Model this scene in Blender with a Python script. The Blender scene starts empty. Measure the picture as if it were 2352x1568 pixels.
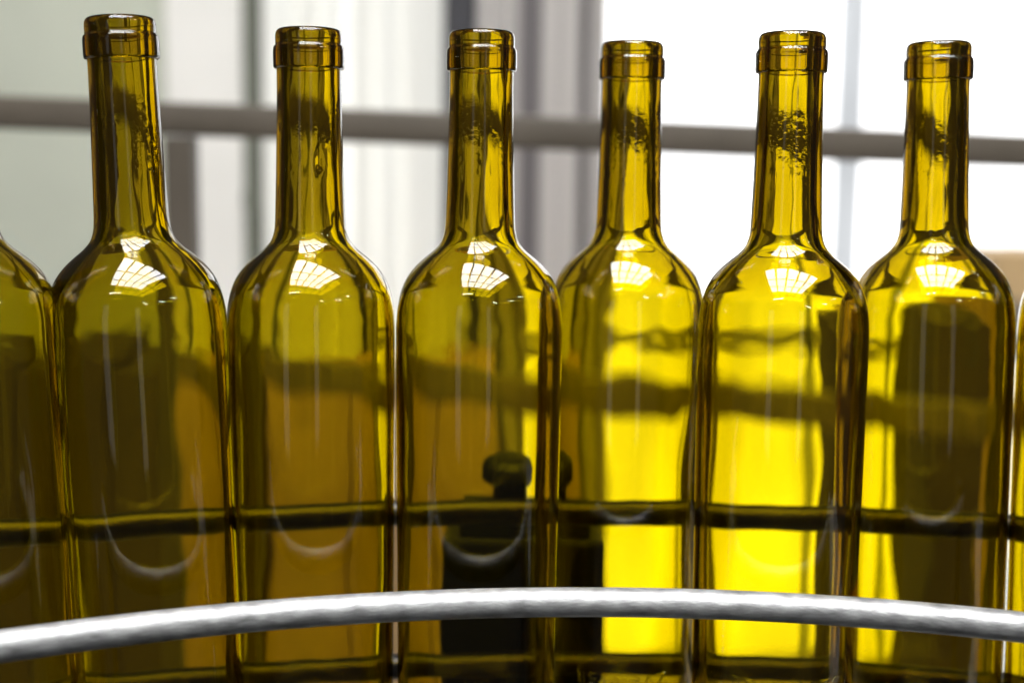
import bpy, bmesh, math, random
import numpy as np
from mathutils import Vector, Matrix, noise

random.seed(7)
scene = bpy.context.scene
col = scene.collection

# ------------------------------------------------------------------ camera
F, CX, CY, HOR = 3000.0, 1176.0, 784.0, 430.0      # measured on a 2352 px wide copy of the photograph
PITCH = math.atan((CY - HOR) / F)
ROLL = math.radians(0.6)
CAM = Vector((0.0, 0.0, 0.2594))
CROT = Matrix.Rotation(math.pi / 2 - PITCH, 3, 'X') @ Matrix.Rotation(ROLL, 3, 'Z')
cd = bpy.data.cameras.new('camera'); cam = bpy.data.objects.new('camera', cd); col.objects.link(cam)
cam.location = CAM; cam.rotation_euler = CROT.to_euler()
cd.sensor_width = 36.0; cd.lens = 36.0 * F / 2352.0
cd.clip_start = 0.02; cd.clip_end = 60
cd.dof.use_dof = True; cd.dof.focus_distance = 0.545; cd.dof.aperture_fstop = 4.6
scene.camera = cam

# ------------------------------------------------------------------ world, exposure
w = bpy.data.worlds.new('World'); scene.world = w; w.use_nodes = True
w.node_tree.nodes['Background'].inputs[0].default_value = (0.95, 0.97, 1.0, 1)
w.node_tree.nodes['Background'].inputs[1].default_value = 0.035
vs = scene.view_settings
vs.view_transform = 'Standard'; vs.look = 'None'; vs.exposure = 0.3; vs.gamma = 1.0; vs.use_curve_mapping = False
cy = scene.cycles
cy.max_bounces = 24; cy.transmission_bounces = 24; cy.glossy_bounces = 12; cy.diffuse_bounces = 3
cy.transparent_max_bounces = 8; cy.caustics_reflective = False; cy.caustics_refractive = False
cy.sample_clamp_indirect = 12.0; cy.sample_clamp_direct = 0
cy.use_denoising = True
L_WINDOW, L_SKY, L_TUBE, L_SLIT = 2.4, 16.0, 60.0, 0.45


def ray(px, py):
    return CROT @ Vector(((px - CX) / F, (CY - py) / F, -1.0))


def at_y(px, py, y):
    d = ray(px, py); return CAM + d * (y / d.y)


def at_z(px, py, z):
    d = ray(px, py); return CAM + d * ((z - CAM.z) / d.z)


# ------------------------------------------------------------------ materials
def mat(name, color, rough=0.5, metal=0.0, var=0.0, scale=20.0, bump=0.0, bscale=200.0, stretch=(1, 1, 1)):
    m = bpy.data.materials.new(name); m.use_nodes = True
    nt = m.node_tree; b = nt.nodes['Principled BSDF']
    b.inputs['Base Color'].default_value = (*color, 1)
    b.inputs['Roughness'].default_value = rough; b.inputs['Metallic'].default_value = metal
    tc = nt.nodes.new('ShaderNodeTexCoord'); mp = nt.nodes.new('ShaderNodeMapping')
    mp.inputs['Scale'].default_value = stretch
    nt.links.new(tc.outputs['Object'], mp.inputs['Vector'])
    if var:
        n = nt.nodes.new('ShaderNodeTexNoise'); n.inputs['Scale'].default_value = scale; n.inputs['Detail'].default_value = 5
        nt.links.new(mp.outputs['Vector'], n.inputs['Vector'])
        r = nt.nodes.new('ShaderNodeValToRGB')
        r.color_ramp.elements[0].position = 0.3; r.color_ramp.elements[1].position = 0.7
        r.color_ramp.elements[0].color = (*[c * (1 - var) for c in color], 1)
        r.color_ramp.elements[1].color = (*[min(1, c * (1 + var)) for c in color], 1)
        nt.links.new(n.outputs['Fac'], r.inputs['Fac']); nt.links.new(r.outputs['Color'], b.inputs['Base Color'])
        mr = nt.nodes.new('ShaderNodeMapRange'); mr.inputs['To Min'].default_value = max(0.05, rough - 0.12)
        mr.inputs['To Max'].default_value = min(1, rough + 0.12)
        nt.links.new(n.outputs['Fac'], mr.inputs['Value']); nt.links.new(mr.outputs['Result'], b.inputs['Roughness'])
    if bump:
        n2 = nt.nodes.new('ShaderNodeTexNoise'); n2.inputs['Scale'].default_value = bscale; n2.inputs['Detail'].default_value = 4
        nt.links.new(mp.outputs['Vector'], n2.inputs['Vector'])
        bp = nt.nodes.new('ShaderNodeBump'); bp.inputs['Strength'].default_value = bump; bp.inputs['Distance'].default_value = 0.001
        nt.links.new(n2.outputs['Fac'], bp.inputs['Height']); nt.links.new(bp.outputs['Normal'], b.inputs['Normal'])
    return m


def emit(name, color, strength):
    m = bpy.data.materials.new(name); m.use_nodes = True
    nt = m.node_tree; nt.nodes.clear()
    e = nt.nodes.new('ShaderNodeEmission'); e.inputs[0].default_value = (*color, 1); e.inputs[1].default_value = strength
    o = nt.nodes.new('ShaderNodeOutputMaterial'); nt.links.new(e.outputs[0], o.inputs['Surface'])
    return m


def glass_material():
    m = bpy.data.materials.new('olive_glass'); m.use_nodes = True
    nt = m.node_tree; nt.nodes.clear()
    o = nt.nodes.new('ShaderNodeOutputMaterial')
    g = nt.nodes.new('ShaderNodeBsdfGlass'); g.inputs['IOR'].default_value = 1.52; g.inputs['Roughness'].default_value = 0.0
    g.inputs['Color'].default_value = (1, 1, 1, 1)
    # fine seeds and ripples of the moulded inner surface
    at = nt.nodes.new('ShaderNodeAttribute'); at.attribute_name = 'ripple'
    tc = nt.nodes.new('ShaderNodeTexCoord')
    oi = nt.nodes.new('ShaderNodeObjectInfo')
    add = nt.nodes.new('ShaderNodeVectorMath'); add.operation = 'ADD'
    nt.links.new(tc.outputs['Object'], add.inputs[0]); nt.links.new(oi.outputs['Random'], add.inputs[1])
    n = nt.nodes.new('ShaderNodeTexNoise'); n.inputs['Scale'].default_value = 420; n.inputs['Detail'].default_value = 2
    nt.links.new(add.outputs[0], n.inputs['Vector'])
    bp = nt.nodes.new('ShaderNodeBump'); bp.inputs['Distance'].default_value = 0.00045
    nt.links.new(at.outputs['Fac'], bp.inputs['Strength']); nt.links.new(n.outputs['Fac'], bp.inputs['Height'])
    nt.links.new(bp.outputs['Normal'], g.inputs['Normal'])
    nt.links.new(g.outputs[0], o.inputs['Surface'])
    v = nt.nodes.new('ShaderNodeVolumeAbsorption')
    D = 1080.0; sa = (106.0, 150.0, 1060.0)
    v.inputs['Color'].default_value = (*[1 - s / D for s in sa], 1); v.inputs['Density'].default_value = D
    nt.links.new(v.outputs[0], o.inputs['Volume'])
    return m


def steel_material():
    m = mat('brushed_steel', (0.32, 0.316, 0.31), 0.47, 0.6, var=0.38, scale=110, bump=0.25, bscale=500, stretch=(1, 1, 2.5))
    return m


M_GLASS = glass_material()
M_STEEL = steel_material()
M_DSTEEL = mat('dark_steel', (0.065, 0.06, 0.055), 0.42, 0.9, var=0.2, scale=50, bump=0.15)
M_BLACK = mat('black_plastic', (0.004, 0.0042, 0.005), 0.5, 0, var=0.3, scale=90, bump=0.3, bscale=900)
M_TUBE = mat('painted_tube', (0.078, 0.062, 0.044), 0.55, 0, var=0.12, scale=12)
M_TUBE2 = mat('worn_brown_tube', (0.17, 0.135, 0.085), 0.5, 0, var=0.25, scale=14)
M_TRANS = mat('grey_transom', (0.42, 0.40, 0.36), 0.5, 0, var=0.1, scale=4)
M_WALL = mat('grey_green_wall', (0.52, 0.535, 0.435), 0.8, 0, var=0.10, scale=1.6, bump=0.2)
M_DARK = mat('dark_brown_panel', (0.06, 0.05, 0.035), 0.8, 0, var=0.2, scale=3)
M_PILLAR = mat('pale_pillar', (0.86, 0.83, 0.77), 0.7, 0, var=0.05, scale=4)
M_CURT = mat('white_strip', (0.90, 0.895, 0.86), 0.5, 0, var=0.04, scale=6, stretch=(1, 1, 0.1))
M_CURT2 = mat('ivory_strip', (0.84, 0.83, 0.79), 0.5, 0, var=0.05, scale=6, stretch=(1, 1, 0.1))
M_DARKCOL = mat('charcoal_column', (0.035, 0.033, 0.038), 0.6, 0, var=0.15, scale=8)
M_GREEN = mat('dull_green_pipe', (0.16, 0.17, 0.13), 0.6, 0, var=0.1, scale=9)
M_SLAT = mat('pinkish_grey_slat', (0.48, 0.445, 0.415), 0.6, 0, var=0.06, scale=6, stretch=(1, 1, 0.1))
M_SLATD = mat('dark_grey_slat', (0.13, 0.115, 0.115), 0.6, 0, var=0.1, scale=6, stretch=(1, 1, 0.1))
M_FRAME = mat('white_frame', (0.80, 0.80, 0.80), 0.5, 0, var=0.04, scale=5)
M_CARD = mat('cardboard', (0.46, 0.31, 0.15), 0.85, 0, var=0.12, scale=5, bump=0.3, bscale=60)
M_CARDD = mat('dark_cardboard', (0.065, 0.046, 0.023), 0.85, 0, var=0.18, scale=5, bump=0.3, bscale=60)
M_TAPE = mat('brown_tape', (0.40, 0.27, 0.14), 0.4, 0, var=0.05)
M_FLOOR = mat('concrete_floor', (0.38, 0.34, 0.28), 0.25, 0, var=0.15, scale=2.5, bump=0.3, bscale=40)
M_LAMPH = mat('lamp_housing', (0.7, 0.7, 0.7), 0.5)
M_BAR = mat('brown_roof_bar', (0.10, 0.07, 0.05), 0.6, 0, var=0.1)
M_WIN = emit('window_daylight', (1.0, 1.0, 1.0), L_WINDOW)
_nt = M_WIN.node_tree                       # uneven daylight beyond the panes: sky, pale yard, soft upright shapes
_e = _nt.nodes['Emission']; _tc = _nt.nodes.new('ShaderNodeTexCoord'); _mp = _nt.nodes.new('ShaderNodeMapping')
_mp.inputs['Scale'].default_value = (1.0, 1.0, 0.45)
_n = _nt.nodes.new('ShaderNodeTexNoise'); _n.inputs['Scale'].default_value = 3.2; _n.inputs['Detail'].default_value = 3
_r = _nt.nodes.new('ShaderNodeMapRange'); _r.inputs['From Min'].default_value = 0.3; _r.inputs['From Max'].default_value = 0.68
_r.inputs['To Min'].default_value = L_WINDOW * 0.66; _r.inputs['To Max'].default_value = L_WINDOW * 1.12
_nt.links.new(_tc.outputs['Object'], _mp.inputs['Vector']); _nt.links.new(_mp.outputs['Vector'], _n.inputs['Vector'])
_nt.links.new(_n.outputs['Fac'], _r.inputs['Value']); _nt.links.new(_r.outputs['Result'], _e.inputs['Strength'])
M_GLARE = bpy.data.materials.new('glare_washed_post'); M_GLARE.use_nodes = True  # translucent so the mullions turn pale, standing in for window glare
_nt = M_GLARE.node_tree; _t = _nt.nodes.new('ShaderNodeBsdfTranslucent'); _t.inputs['Color'].default_value = (0.62, 0.63, 0.64, 1)
_nt.links.new(_t.outputs[0], _nt.nodes['Material Output'].inputs['Surface'])
M_SKY = emit('roof_daylight', (0.97, 0.98, 1.0), L_SKY)
M_TUBELIGHT = emit('lamp_tube_light', (0.9, 1.0, 0.93), L_TUBE)
M_SLIT = emit('slit_daylight', (0.95, 0.97, 1.0), L_SLIT)


# ------------------------------------------------------------------ helpers
def link(name, me, m, parent=None):
    o = bpy.data.objects.new(name, me); col.objects.link(o)
    if m is not None and not me.materials: me.materials.append(m)
    if parent is not None: o.parent = parent
    return o


def thing(name, label, cat, loc=(0, 0, 0), group=None):
    o = bpy.data.objects.new(name, None); col.objects.link(o)
    o.location = loc; o.empty_display_size = 0.02
    return tag(o, label, cat, group)


def tag(o, label, cat, group=None):
    o['label'] = label; o['category'] = cat
    if group: o['group'] = group
    return o


def box_mesh(x0, x1, y0, y1, z0, z1, bev=0.0, seg=2):
    bm = bmesh.new()
    bmesh.ops.create_cube(bm, size=1)
    for v in bm.verts:
        v.co = Vector(((x0 + x1) / 2 + v.co.x * (x1 - x0), (y0 + y1) / 2 + v.co.y * (y1 - y0), (z0 + z1) / 2 + v.co.z * (z1 - z0)))
    if bev:
        bmesh.ops.bevel(bm, geom=bm.edges[:], offset=bev, segments=seg, affect='EDGES', profile=0.5)
    me = bpy.data.meshes.new('box'); bm.to_mesh(me); bm.free()
    return me


def lathe_mesh(prof, seg=48, closed=True):
    bm = bmesh.new(); rings = []
    for r, z in prof:
        rings.append([bm.verts.new((r * math.cos(2 * math.pi * k / seg), r * math.sin(2 * math.pi * k / seg), z)) for k in range(seg)])
    for a, b in zip(rings, rings[1:]):
        for k in range(seg):
            bm.faces.new((a[k], a[(k + 1) % seg], b[(k + 1) % seg], b[k]))
    if closed:
        bm.faces.new(rings[0]); bm.faces.new(rings[-1])
    bmesh.ops.recalc_face_normals(bm, faces=bm.faces[:])
    for f in bm.faces: f.smooth = True
    me = bpy.data.meshes.new('lathe'); bm.to_mesh(me); bm.free()
    me.set_sharp_from_angle(angle=math.radians(40))
    return me


def sweep_mesh(path, radius, seg=28, wob=0.0):
    """round tube along a list of points"""
    bm = bmesh.new(); rings = []
    n = len(path)
    for i, p in enumerate(path):
        t = (path[min(i + 1, n - 1)] - path[max(i - 1, 0)]).normalized()
        s = t.cross(Vector((0, 0, 1))).normalized(); u = s.cross(t).normalized()
        ring = []
        for k in range(seg):
            a = 2 * math.pi * k / seg
            r = radius * (1 + wob * noise.noise(Vector((p.x * 18, p.y * 18, 5 + math.sin(a)))))
            ring.append(bm.verts.new(p + (s * math.cos(a) + u * math.sin(a)) * r))
        rings.append(ring)
    for a, b in zip(rings, rings[1:]):
        for k in range(seg):
            bm.faces.new((a[k], a[(k + 1) % seg], b[(k + 1) % seg], b[k]))
    bm.faces.new(rings[0]); bm.faces.new(rings[-1])
    bmesh.ops.recalc_face_normals(bm, faces=bm.faces[:])
    for f in bm.faces: f.smooth = len(f.verts) == 4
    me = bpy.data.meshes.new('tube'); bm.to_mesh(me); bm.free()
    return me


def beam_mesh(a, b, size, bev=0.004):
    """square tube from a to b, in the coordinates of the scene"""
    d = b - a; L = d.length; t = d.normalized()
    s = t.cross(Vector((0, 0, 1))).normalized(); u = s.cross(t).normalized()
    bm = bmesh.new(); bmesh.ops.create_cube(bm, size=1)
    for v in bm.verts: v.co = Vector((v.co.x * size, v.co.y * size, v.co.z * L))
    bmesh.ops.bevel(bm, geom=bm.edges[:], offset=bev, segments=3, affect='EDGES', profile=0.5)
    c = (a + b) / 2
    for v in bm.verts: v.co = c + s * v.co.x + u * v.co.y + t * v.co.z
    bmesh.ops.recalc_face_normals(bm, faces=bm.faces[:])
    for f in bm.faces: f.smooth = True
    me = bpy.data.meshes.new('beam'); bm.to_mesh(me); bm.free()
    me.set_sharp_from_angle(angle=math.radians(25))
    return me


def circle3(p1, p2, p3):
    ax, ay = p1; bx, by = p2; cx, cy_ = p3
    d = 2 * (ax * (by - cy_) + bx * (cy_ - ay) + cx * (ay - by))
    ux = ((ax * ax + ay * ay) * (by - cy_) + (bx * bx + by * by) * (cy_ - ay) + (cx * cx + cy_ * cy_) * (ay - by)) / d
    uy = ((ax * ax + ay * ay) * (cx - bx) + (bx * bx + by * by) * (ax - cx) + (cx * cx + cy_ * cy_) * (bx - ax)) / d
    return ux, uy, math.hypot(ax - ux, ay - uy)


def arc_points(c, x0, x1, z, n=120):
    ux, uy, R = c
    a0 = math.acos(max(-1, min(1, (x0 - ux) / R))); a1 = math.acos(max(-1, min(1, (x1 - ux) / R)))
    return [Vector((ux + R * math.cos(a0 + (a1 - a0) * i / n), uy + R * math.sin(a0 + (a1 - a0) * i / n), z)) for i in range(n + 1)]


# ------------------------------------------------------------------ setting: floor and the daylight wall far behind
WY = 3.5                                               # depth of the far wall
FZ = -1.10                                             # floor level
fl = link('floor', box_mesh(-4.5, 4.5, 0.9, 5.0, FZ - 0.1, FZ), M_FLOOR); fl['kind'] = 'structure'


def wx(px): return at_y(px, HOR + (px - CX) * math.tan(ROLL), WY).x
def wz(py): return at_y(CX, py, WY).z


ZT = 1.30
# plain wall at far left
wl = link('wall', box_mesh(wx(-110), wx(388), WY, WY + 0.12, FZ + 0.004, ZT), M_WALL); wl['kind'] = 'structure'
ws = link('unseen_panel_left', box_mesh(wx(-2200), wx(-112), WY + 0.3, WY + 0.4, FZ + 0.004, ZT), M_DARK); ws['kind'] = 'structure'  # unseen dark panel added so the necks refract darkness on the left
we = link('unseen_panel_right', box_mesh(wx(2624), wx(4600), WY + 0.3, WY + 0.4, FZ + 0.004, ZT), M_DARK); we['kind'] = 'structure'  # same added dark panel out of view on the right
pl = tag(link('pillar', box_mesh(wx(392), wx(566), WY - 0.03, WY + 0.12, FZ + 0.004, ZT, 0.006), M_PILLAR),
         'pale flat pillar between the grey green wall and the white strips', 'pillar')
pp = tag(link('drain_pipe', lathe_mesh([(0.020, FZ + 0.004), (0.020, 0.2), (0.024, 0.201), (0.024, 0.24), (0.020, 0.241), (0.020, ZT)], 24), M_GREEN),
         'thin dull green pipe running down beside the pale pillar', 'pipe')
pp.location = (wx(588), WY - 0.05, 0)
# white strip curtain
cu = thing('strip_curtain', 'white curtain of hanging vertical strips left of the charcoal column', 'curtain', (0, WY, FZ))
px = 606
hr = link('curtain_rail', box_mesh(wx(604), wx(1016), -0.02, 0.05, ZT - FZ - 0.03, ZT - FZ, 0.003), M_FRAME, cu)
i = 0
while px < 1008:
    wpx = random.uniform(26, 44); nx = min(px + wpx, 1014)
    dy = 0.0 if i % 2 else 0.02
    link('strip', box_mesh(wx(px) - 0.004, wx(nx) + 0.004, dy, dy + 0.006, 0.006, ZT - FZ - 0.032, 0.002), random.choice([M_CURT, M_CURT, M_CURT2]), cu)
    px = nx; i += 1
link('backlight_panel', box_mesh(wx(612), wx(1008), 0.10, 0.11, 0.05, ZT - FZ - 0.05), M_WIN, cu)  # unseen glowing panel added to brighten the strips from behind
for m_ in (M_CURT, M_CURT2):
    nt = m_.node_tree; pb = nt.nodes['Principled BSDF']; out = nt.nodes['Material Output']
    tr = nt.nodes.new('ShaderNodeBsdfTranslucent'); tr.inputs['Color'].default_value = (0.93, 0.925, 0.89, 1)
    mx = nt.nodes.new('ShaderNodeMixShader'); mx.inputs[0].default_value = 0.36
    nt.links.new(pb.outputs[0], mx.inputs[1]); nt.links.new(tr.outputs[0], mx.inputs[2]); nt.links.new(mx.outputs[0], out.inputs['Surface'])
co = tag(link('column', box_mesh(wx(1024), wx(1090), WY - 0.06, WY + 0.08, FZ + 0.004, ZT, 0.005), M_DARKCOL),
         'charcoal upright column behind the third neck from the left', 'column')
# slatted screen
sc_ = thing('slatted_screen', 'pinkish grey screen of upright slats beside the white window', 'screen', (0, WY, FZ))
for a, b, k in ((1094, 1128, 0), (1132, 1160, 0), (1164, 1188, 0), (1190, 1236, 1), (1240, 1280, 0), (1284, 1322, 0), (1325, 1346, 1), (1349, 1364, 0), (1368, 1386, 0)):
    link('slat', box_mesh(wx(a), wx(b), 0.0 if k else -0.025, 0.02, 0.006, ZT - FZ, 0.003), M_SLATD if k else M_SLAT, sc_)
link('backing_board', box_mesh(wx(1092), wx(1388), 0.022, 0.04, 0.006, ZT - FZ), M_SLATD, sc_)
# daylight window wall
wn = thing('window_wall', 'large overexposed white window filling the right of the background', 'window', (0, WY, FZ))
xs = [1392, 1928, 1962, 2480, 2512, 3700]
zs = [FZ + 0.06, wz(796), wz(748), ZT]
for a, b in ((1392, 1944), (1946, 2493), (2495, 2620)):
    for z0, z1 in ((zs[0], zs[1]), (zs[2], zs[3])):
        link('pane', box_mesh(wx(a), wx(b), 0.03, 0.04, z0 - FZ, z1 - FZ), M_WIN, wn)
for a, b in ((1912, 1976), (2462, 2526)):
    link('mullion', box_mesh(wx(a), wx(b), -0.006, -0.001, zs[0] - FZ, ZT - FZ, 0.001), M_GLARE, wn)
for a, b in ((1392, 1944), (1946, 2493), (2495, 2620)):
    link('transom', box_mesh(wx(a), wx(b), 0.002, 0.05, zs[1] - FZ, zs[2] - FZ, 0.003), M_TRANS, wn)
for a, b in ((1941, 1949), (2490, 2498)):
    link('glazing_joint', box_mesh(wx(a), wx(b), 0.0, 0.028, zs[0] - FZ, ZT - FZ), M_FRAME, wn)
link('sill', box_mesh(wx(1392), wx(2620), -0.03, 0.06, 0.006, zs[0] - FZ, 0.004), M_FRAME, wn)


# cardboard stacks
def carton(px0, px1, ytop, y, h, depth, m, label, yb=None):
    p0, p1 = at_y(px0, ytop, y), at_y(px1, ytop, y)
    z1 = p0.z; z0 = FZ + 0.003 if h is None else z1 - h
    t = thing('cardboard_box', label, 'box', ((p0.x + p1.x) / 2, y, z0), 'brown boxes standing in the background')
    hw = (p1.x - p0.x) / 2; H = z1 - z0
    link('carton', box_mesh(-hw, hw, 0, depth, 0, H, 0.006), m, t)
    link('tape', box_mesh(-hw * 0.12, hw * 0.12, -0.0012, depth + 0.0012, H - 0.10, H + 0.0012), M_DARK if m is M_CARDD else M_TAPE, t)
    return t


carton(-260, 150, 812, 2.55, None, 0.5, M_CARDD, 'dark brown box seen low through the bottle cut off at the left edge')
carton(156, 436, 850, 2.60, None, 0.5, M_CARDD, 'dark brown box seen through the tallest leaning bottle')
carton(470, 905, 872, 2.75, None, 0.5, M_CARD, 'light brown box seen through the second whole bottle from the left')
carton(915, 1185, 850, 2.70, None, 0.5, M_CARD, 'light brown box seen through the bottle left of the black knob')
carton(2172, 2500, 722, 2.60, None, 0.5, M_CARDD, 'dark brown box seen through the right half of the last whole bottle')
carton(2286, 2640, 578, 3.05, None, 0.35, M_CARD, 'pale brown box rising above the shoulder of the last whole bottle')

# ------------------------------------------------------------------ machine frame of square tubes just behind the bottles
TY = 1.40
fr = thing('tube_frame', 'blurred brown square tube frame crossing behind all the bottle necks', 'frame', (0, 0, 0))
a = at_y(-420, 242, TY); b = at_y(2800, 366, TY)
link('top_rail', beam_mesh(a, b, 0.034), M_TUBE, fr)
pt = at_y(416, 300, TY)
zt = at_y(416, 258 + 0.0385 * 416, TY).z
link('post', box_mesh(pt.x - 0.0155, pt.x + 0.0155, TY - 0.0155, TY + 0.0155, FZ + 0.003, zt - 0.0185, 0.003), M_TUBE, fr)
link('lower_rail', beam_mesh(at_y(438, 838, TY + 0.95), at_y(2700, 1000, TY + 0.90), 0.062), M_TUBE2, fr)
pr = at_y(2690, 360, TY)
link('post', box_mesh(pr.x - 0.0155, pr.x + 0.0155, TY - 0.0155, TY + 0.0155, FZ + 0.003, pr.z - 0.0185, 0.003), M_TUBE, fr)

# ------------------------------------------------------------------ light of the hall: roof window above, lamps and slit windows behind the camera
def roof_window(x0, x1, y0, y1, z, nc, nr, label):
    rw = thing('roof_window', label, 'roof window', ((x0 + x1) / 2, (y0 + y1) / 2, z), 'roof windows of the hall')
    cw, cl_ = (x1 - x0) / nc, (y1 - y0) / nr; hx, hy = (x1 - x0) / 2, (y1 - y0) / 2
    me = box_mesh(-cw / 2 + 0.055, cw / 2 - 0.055, -cl_ / 2 + 0.05, cl_ / 2 - 0.05, 0.0, 0.02)
    for i in range(nc):
        for j in range(nr):
            p = link('pane', me, M_SKY, rw); p.location = (-hx + (i + .5) * cw, -hy + (j + .5) * cl_, 0)
    for i in range(nc + 1):
        x = -hx + i * cw
        link('glazing_bar', box_mesh(x - 0.06, x + 0.06, -hy, hy, -0.05, 0.03), M_BAR, rw)
    for j in range(nr + 1):
        y = -hy + j * cl_
        link('cross_bar', box_mesh(-hx, hx, y - 0.055, y + 0.055, -0.04, 0.025), M_BAR, rw)
    return rw


roof_window(-1.65, 2.15, -3.4, 0.7, 4.2, 5, 3, 'bright gridded roof window mirrored on the bottle shoulders').rotation_euler.z = math.radians(-14)

for lx, ly, lz, la, lab in ((-1.3, -3.3, 3.0, 0.05, 'nearest fluorescent lamp mirrored as a pale dash on the shoulders'),
                            (2.8, -5.6, 3.0, -0.5, 'farthest fluorescent lamp mirrored as a short dash on the shoulders'),
                            (5.0, -3.8, 3.0, 0.3, 'fluorescent lamp mirrored as the third dash on the shoulders'),
                            (5.9, -2.0, 3.2, 0.6, 'fluorescent lamp mirrored as the rightmost dash on the shoulders')):
    t = thing('fluorescent_lamp', lab, 'lamp', (lx, ly, lz), 'lamps of the hall mirrored in the glass'); t.rotation_euler.z = la
    link('housing', box_mesh(-0.65, 0.65, -0.08, 0.08, 0.03, 0.10, 0.01), M_LAMPH, t)
    tb = link('tube', lathe_mesh([(0.014, -0.6), (0.019, -0.59), (0.019, 0.59), (0.014, 0.6)], 12), M_TUBELIGHT, t); tb.rotation_euler.y = math.pi / 2
for sx, sy, sw, lab in ((-2.6, -4.6, 0.75, 'tall window mirrored as a faint wide streak left on the bottles'),
                        (1.5, -5.2, 0.55, 'tall window mirrored as a faint streak right on the bottles')):
    t = thing('slit_window', lab, 'window', (sx, sy, FZ), 'slit windows of the hall mirrored in the glass')
    link('pane', box_mesh(-sw / 2, sw / 2, -0.01, 0.0, 0.05, 3.2), M_SLIT, t)
    link('frame', box_mesh(-sw / 2 - 0.04, sw / 2 + 0.04, -0.06, -0.02, 0, 3.25, 0.004), M_FRAME, t)

# ------------------------------------------------------------------ conveyor, guide rails
RAILZ = 0.092
f1, f2, f3 = at_z(0, 1484, RAILZ), at_z(1400, 1382, RAILZ), at_z(2352, 1440, RAILZ)
FC = circle3((f1.x, f1.y), (f2.x, f2.y), (f3.x, f3.y))
BC = circle3((-0.215, 0.622), (0.055, 0.666), (0.225, 0.648))

rl = thing('guide_rail', 'bright satin steel guide rail curving in front of the bottles', 'rail', (0, 0, 0))
link('tube', sweep_mesh(arc_points(FC, -0.27, 0.27, RAILZ), 0.0060, 32, 0.004), M_STEEL, rl)
for x in (-0.262, 0.262):
    p = arc_points(FC, x, 0, RAILZ, 1)[0]
    link('support_post', box_mesh(p.x - 0.008, p.x + 0.008, p.y - 0.02, p.y - 0.0065, -0.10, RAILZ + 0.012, 0.002), M_DSTEEL, rl)
for z, lab in ((RAILZ, 'dark upper guide rail seen through the bottles behind them'), (0.010, 'dark lower guide rail seen through the bottle bottoms')):
    r2 = thing('guide_rail', lab, 'rail', (0, 0, 0), 'guide rails behind the bottles')
    link('tube', sweep_mesh(arc_points(BC, -0.40, 0.42, z), 0.0066, 28, 0.02), M_DSTEEL, r2)
    for x in (-0.375, 0.395):
        p = arc_points(BC, x, 0, z, 1)[0]
        link('clip', box_mesh(p.x - 0.008, p.x + 0.008, p.y + 0.0068, p.y + 0.02, z - 0.02, z + 0.012, 0.002), M_DSTEEL, r2)

cv = thing('conveyor', 'curved steel plate conveyor carrying the bottles', 'conveyor', (0, 0, 0))
ux, uy, R = BC
Rin, Rout = R - 0.128, R - 0.012
n = 26
for i in range(n):
    a0 = math.radians(140 - i * 100 / n) - 0.001; a1 = math.radians(140 - (i + 1) * 100 / n) + 0.001
    bm = bmesh.new(); vv = []
    for zz in (-0.004, 0.0):
        for (rr, aa) in ((Rin, a0), (Rin, a1), (Rout, a1), (Rout, a0)):
            vv.append(bm.verts.new((ux + rr * math.cos(aa), uy + rr * math.sin(aa), zz)))
    for f in ((0, 1, 2, 3), (4, 5, 6, 7), (0, 1, 5, 4), (1, 2, 6, 5), (2, 3, 7, 6), (3, 0, 4, 7)): bm.faces.new([vv[k] for k in f])
    bmesh.ops.recalc_face_normals(bm, faces=bm.faces[:])
    me = bpy.data.meshes.new('plate'); bm.to_mesh(me); bm.free()
    link('chain_plate', me, M_STEEL, cv)
for nm, r0, r1 in (('side_channel', Rin - 0.004, Rin + 0.012), ('side_channel', Rout - 0.012, Rout + 0.004)):
    bm = bmesh.new(); prev = None; rings = []
    for i in range(61):
        a = math.radians(140 - i * 100 / 60)
        rings.append([bm.verts.new((ux + rr * math.cos(a), uy + rr * math.sin(a), zz)) for rr, zz in ((r0, -0.10), (r1, -0.10), (r1, -0.006), (r0, -0.006))])
    for p, q in zip(rings, rings[1:]):
        for k in range(4): bm.faces.new((p[k], p[(k + 1) % 4], q[(k + 1) % 4], q[k]))
    bm.faces.new(rings[0]); bm.faces.new(rings[-1])
    bmesh.ops.recalc_face_normals(bm, faces=bm.faces[:])
    me = bpy.data.meshes.new('channel'); bm.to_mesh(me); bm.free()
    link(nm, me, M_DSTEEL, cv)

# black clamp that holds the back rails
bx = 0.0055; by = 0.700
cl = thing('rail_clamp', 'black plastic rail clamp with a round knob behind the middle bottles', 'clamp', (bx, by, -0.10))
link('block', box_mesh(-0.045, 0.045, -0.020, 0.020, 0.0, 0.173, 0.003), M_BLACK, cl)
link('cap_plate', box_mesh(-0.035, 0.035, -0.017, 0.017, 0.1732, 0.188, 0.0015), M_BLACK, cl)
link('stem', lathe_mesh([(0.0142, 0.1882), (0.0135, 0.190), (0.0135, 0.1985)], 32), M_BLACK, cl)
seg = 64; prof = [(0.0135, 0.1987), (0.0185, 0.2000), (0.0208, 0.2025), (0.0208, 0.2085), (0.0188, 0.2122), (0.0130, 0.2145), (0.002, 0.2150)]
kn = lathe_mesh(prof, seg)
for v in kn.vertices:
    r = math.hypot(v.co.x, v.co.y)
    if r > 0.018:
        k = 1 - 0.045 * (0.5 + 0.5 * math.cos(16 * math.atan2(v.co.y, v.co.x))); v.co.x *= k; v.co.y *= k
link('knob', kn, M_BLACK, cl)

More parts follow.
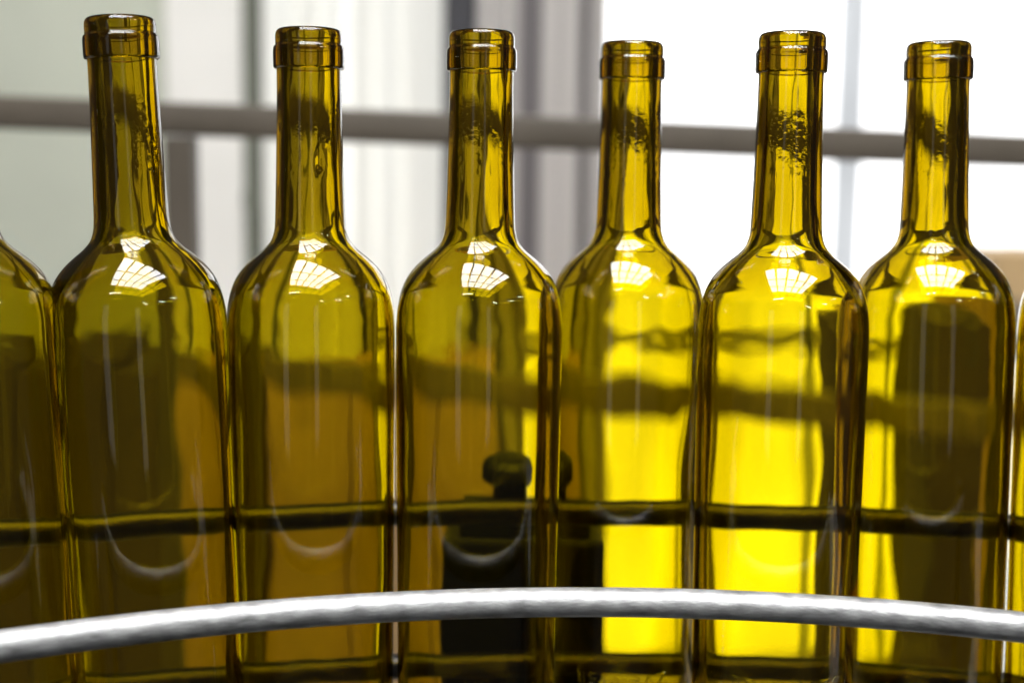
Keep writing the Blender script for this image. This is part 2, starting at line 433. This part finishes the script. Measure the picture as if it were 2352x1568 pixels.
# ------------------------------------------------------------------ bottles
H = 0.325
OUT = [(13.75, 308.0), (13.72, 306.0), (13.75, 300.0), (14.05, 285.0), (14.5, 265.0), (14.95, 250.0), (15.2, 243.0), (15.7, 238.6), (17.2, 234.6),
       (20.2, 231.2), (24.0, 228.1), (28.0, 224.4), (31.6, 219.8), (34.2, 214.0), (35.8, 207.0), (36.45, 199.0), (36.55, 190.0),
       (36.4, 150.0), (36.0, 100.0), (35.6, 50.0), (35.3, 14.0), (34.8, 6.0), (33.0, 2.0), (30.0, 0.2), (27.5, 0.0), (25.5, 0.8), (22.0, 3.0), (16.0, 6.5), (9.0, 9.0), (3.0, 10.0), (0.4, 10.1)]
INN = [(0.4, 15.5), (3.0, 15.3), (9.0, 14.2), (16.0, 11.5), (22.0, 8.6), (26.0, 7.0), (28.6, 7.0), (30.6, 9.2), (31.6, 14.0), (32.1, 22.0), (32.4, 50.0),
       (32.8, 100.0), (33.2, 150.0), (33.35, 190.0), (33.2, 199.0), (32.5, 207.0), (31.0, 213.0), (28.3, 218.0), (24.6, 222.4), (20.4, 226.4),
       (16.4, 230.2), (13.2, 234.6), (11.4, 239.0), (10.6, 244.0), (10.1, 252.0), (9.7, 265.0), (9.4, 285.0), (9.3, 300.0), (9.3, 308.0)]
FIN = [(9.3, 307.97), (9.25, 307.98)]


def dense(pts, step):
    """catmull-rom through the profile, resampled"""
    P = [Vector((a, b)) for a, b in pts]; out = [P[0]]
    for i in range(len(P) - 1):
        p0 = P[max(i - 1, 0)]; p1 = P[i]; p2 = P[i + 1]; p3 = P[min(i + 2, len(P) - 1)]
        # centripetal, so uneven knots do not overshoot
        t0 = 0; t1 = t0 + max(1e-4, (p1 - p0).length) ** .5; t2 = t1 + (p2 - p1).length ** .5; t3 = t2 + max(1e-4, (p3 - p2).length) ** .5
        n = max(1, int(math.ceil((p2 - p1).length / step)))
        for k in range(1, n + 1):
            if k == n: out.append(p2); continue
            t = t1 + (t2 - t1) * k / n
            a1 = (t1 - t) / (t1 - t0) * p0 + (t - t0) / (t1 - t0) * p1
            a2 = (t2 - t) / (t2 - t1) * p1 + (t - t1) / (t2 - t1) * p2
            a3 = (t3 - t) / (t3 - t2) * p2 + (t - t2) / (t3 - t2) * p3
            b1 = (t2 - t) / (t2 - t0) * a1 + (t - t0) / (t2 - t0) * a2
            b2 = (t3 - t) / (t3 - t1) * a2 + (t - t1) / (t3 - t1) * a3
            out.append((t2 - t) / (t2 - t1) * b1 + (t - t1) / (t2 - t1) * b2)
    return [(p.x, p.y) for p in out]


def smooth(a, b, x):
    t = max(0.0, min(1.0, (x - a) / (b - a))); return t * t * (3 - 2 * t)


def ring_solid(loop, seg, seedv, wobble=True):
    """closed solid of revolution from a closed (r,z,inner) loop in mm; uneven like blown glass"""
    verts = []; rip = []
    sv = Vector((seedv * 17.3, seedv * 5.1, seedv * 9.7))
    for r, z, inner in loop:
        for k in range(seg):
            a = 2 * math.pi * k / seg; ca, sa = math.cos(a), math.sin(a); d = 0.0; rp = 0.0
            if wobble and r > 5 and 8 < z < 307:
                edge = smooth(8, 22, z) * (1 - smooth(300, 307, z))
                if inner:
                    body = 1 - smooth(205, 240, z); neck = smooth(236, 246, z)
                    q = Vector((ca * 1.1, sa * 1.1, z * 0.012)) + sv
                    d = (0.44 * body + 0.16 * neck) * noise.noise(q)
                    q = Vector((ca * 2.6, sa * 2.6, z * 0.035)) + sv * 2
                    d += (0.10 * body + 0.10 * neck) * noise.noise(q)
                    # settle wave where the shoulder was blown out
                    sh = math.exp(-((z - 196) / 16) ** 2)
                    d += sh * 0.05 * noise.noise(Vector((ca * 4, sa * 4, z * 0.13)) + sv)
                    d += 0.022 * sh * math.sin(z * 0.42 + 2 * noise.noise(Vector((ca * 2, sa * 2, 3)) + sv))
                    # rough patch inside the neck
                    pm = smooth(256, 266, z) * (1 - smooth(286, 298, z))
                    nz = noise.noise(Vector((ca * 2.2, sa * 2.2, z * 0.05)) + sv * 3)
                    m = pm * smooth(-0.15, 0.25, nz)
                    d += neck * 0.07 * noise.noise(Vector((ca * 5, sa * 5, z * 0.06)) + sv)
                    d += m * 0.085 * noise.noise(Vector((ca * 14, sa * 14, z * 0.62)) + sv)
                    if abs(seedv - 3.37) < 0.01:      # a run of glass inside one neck
                        da = math.atan2(sa, ca) - math.radians(-60)
                        d -= 0.75 * math.exp(-(da / 0.17) ** 2) * math.exp(-((z - 268.5) / 4.2) ** 2)
                    rp = 0.16 * m
                    rp += 0.006 * body
                else:
                    d = 0.05 * noise.noise(Vector((ca * 1.5, sa * 1.5, z * 0.02)) + sv * 5)
                d *= edge
            verts.append(((r + d) * ca * 0.001, (r + d) * sa * 0.001, z * 0.001)); rip.append(rp)
    faces = []
    n = len(loop)
    for i in range(n):
        j = (i + 1) % n
        for k in range(seg):
            k2 = (k + 1) % seg
            faces.append((i * seg + k, i * seg + k2, j * seg + k2, j * seg + k))
    return verts, faces, rip


def finish_mesh(verts, faces, rip, name, ang):
    me = bpy.data.meshes.new(name); me.from_pydata(verts, [], faces)
    at = me.attributes.new('ripple', 'FLOAT', 'POINT'); at.data.foreach_set('value', rip)
    bm = bmesh.new(); bm.from_mesh(me)
    bmesh.ops.recalc_face_normals(bm, faces=bm.faces[:])
    for f in bm.faces: f.smooth = True
    bm.to_mesh(me); bm.free()
    me.set_sharp_from_angle(angle=math.radians(ang))
    me.materials.append(M_GLASS)
    return me


def bottle_body(seedv):
    o = [(r, z, 0) for r, z in dense(OUT, 2.0)]; i_ = [(r, z, 1) for r, z in dense(INN, 1.3)]
    loop = o + i_
    v, f, rp = ring_solid(loop, 120, seedv)
    # the two tips at the axis are tiny discs: leave them joined by a short tube of glass
    return finish_mesh(v, f, rp, 'bottle_body', 60)


def neck_finish():
    pts = [(13.75, 308.03), (14.35, 308.10), (14.95, 308.6), (15.15, 309.4), (15.2, 311.0), (15.2, 315.2), (15.12, 316.6), (14.8, 317.6), (14.35, 318.0),
           (14.2, 318.5), (14.2, 321.4), (14.05, 323.0), (13.5, 324.2), (12.6, 324.85), (11.6, 325.0), (10.6, 324.7), (9.9, 323.8), (9.5, 322.0), (9.3, 318.0), (9.3, 308.03)]
    loop = [(r, z, 0) for r, z in dense(pts, 0.6)]
    v, f, rp = ring_solid(loop, 112, 0, False)
    return finish_mesh(v, f, rp, 'neck_finish', 60)


def lettering(text, z, theta, radius):
    cu = bpy.data.curves.new('lettering', 'FONT'); cu.body = text; cu.size = 0.0082; cu.extrude = 0.0; cu.space_character = 1.25
    cu.align_x = 'CENTER'; cu.resolution_u = 3
    tmp = bpy.data.objects.new('tmp', cu); col.objects.link(tmp)
    bpy.context.view_layer.update()
    me = bpy.data.meshes.new_from_object(tmp.evaluated_get(bpy.context.evaluated_depsgraph_get()))
    bpy.data.objects.remove(tmp)
    bm = bmesh.new(); bm.from_mesh(me)
    bmesh.ops.remove_doubles(bm, verts=bm.verts[:], dist=1e-6)
    ex = bmesh.ops.extrude_face_region(bm, geom=bm.faces[:])
    for e in ex['geom']:
        if isinstance(e, bmesh.types.BMVert): e.co.z = 0.0006
    for v in bm.verts:
        r = radius + v.co.z; a = theta + v.co.x / radius   # reads from outside
        zz = z + v.co.y
        v.co = Vector((r * math.cos(a), r * math.sin(a), zz))
    bmesh.ops.recalc_face_normals(bm, faces=bm.faces[:])
    bm.to_mesh(me); bm.free()
    me.materials.clear(); me.materials.append(M_GLASS)
    return me


FIN_ME = neck_finish()
# body centre pixel at mid body, depth, sideways lean (deg)
BOT = [(-66, 0.522, -2.0, 'olive glass bottle cut off by the left edge of the picture'),
       (330, 0.544, -2.15, 'tallest looking empty olive bottle, leaning left, first whole one from the left'),
       (717, 0.570, -0.1, 'second whole empty olive bottle from the left, clear drop mark in its neck'),
       (1099, 0.572, 0.1, 'third whole olive bottle from the left, in front of the black clamp knob'),
       (1434, 0.608, 0.15, 'smallest looking yellow olive bottle, set back between its two neighbours'),
       (1792, 0.566, -0.1, 'brightest yellow bottle, second whole one from the right, overlapping both neighbours'),
       (2134, 0.600, -1.2, 'rightmost whole yellow olive bottle with brown showing through its right half'),
       (2526, 0.583, -0.5, 'bottle of which only a sliver shows at the right edge')]
for i, (px, dep, lean, lab) in enumerate(BOT):
    p = at_y(px, 930, dep)
    b = thing('bottle', lab, 'bottle', (p.x, dep, 0.0004), 'empty bottles on the conveyor')
    b.rotation_euler = (0, math.radians(lean), 0)
    # lean about the foot
    b.location.x -= math.tan(math.radians(lean)) * 0.16
    b.location.z += abs(math.sin(math.radians(lean))) * 0.030
    body = link('body', bottle_body(i + 1.37), None, b); body.rotation_euler.z = 0
    link('neck_finish', FIN_ME, None, b)
    if i in (4, 5):
        link('embossed_lettering', lettering(('BE4A BAZ', 'BE4A KAZO')[i - 4], (0.0335, 0.0475)[i - 4], math.radians((-92, -88)[i - 4]), 0.03555 + 0.0001 * (i - 4)), None, b)
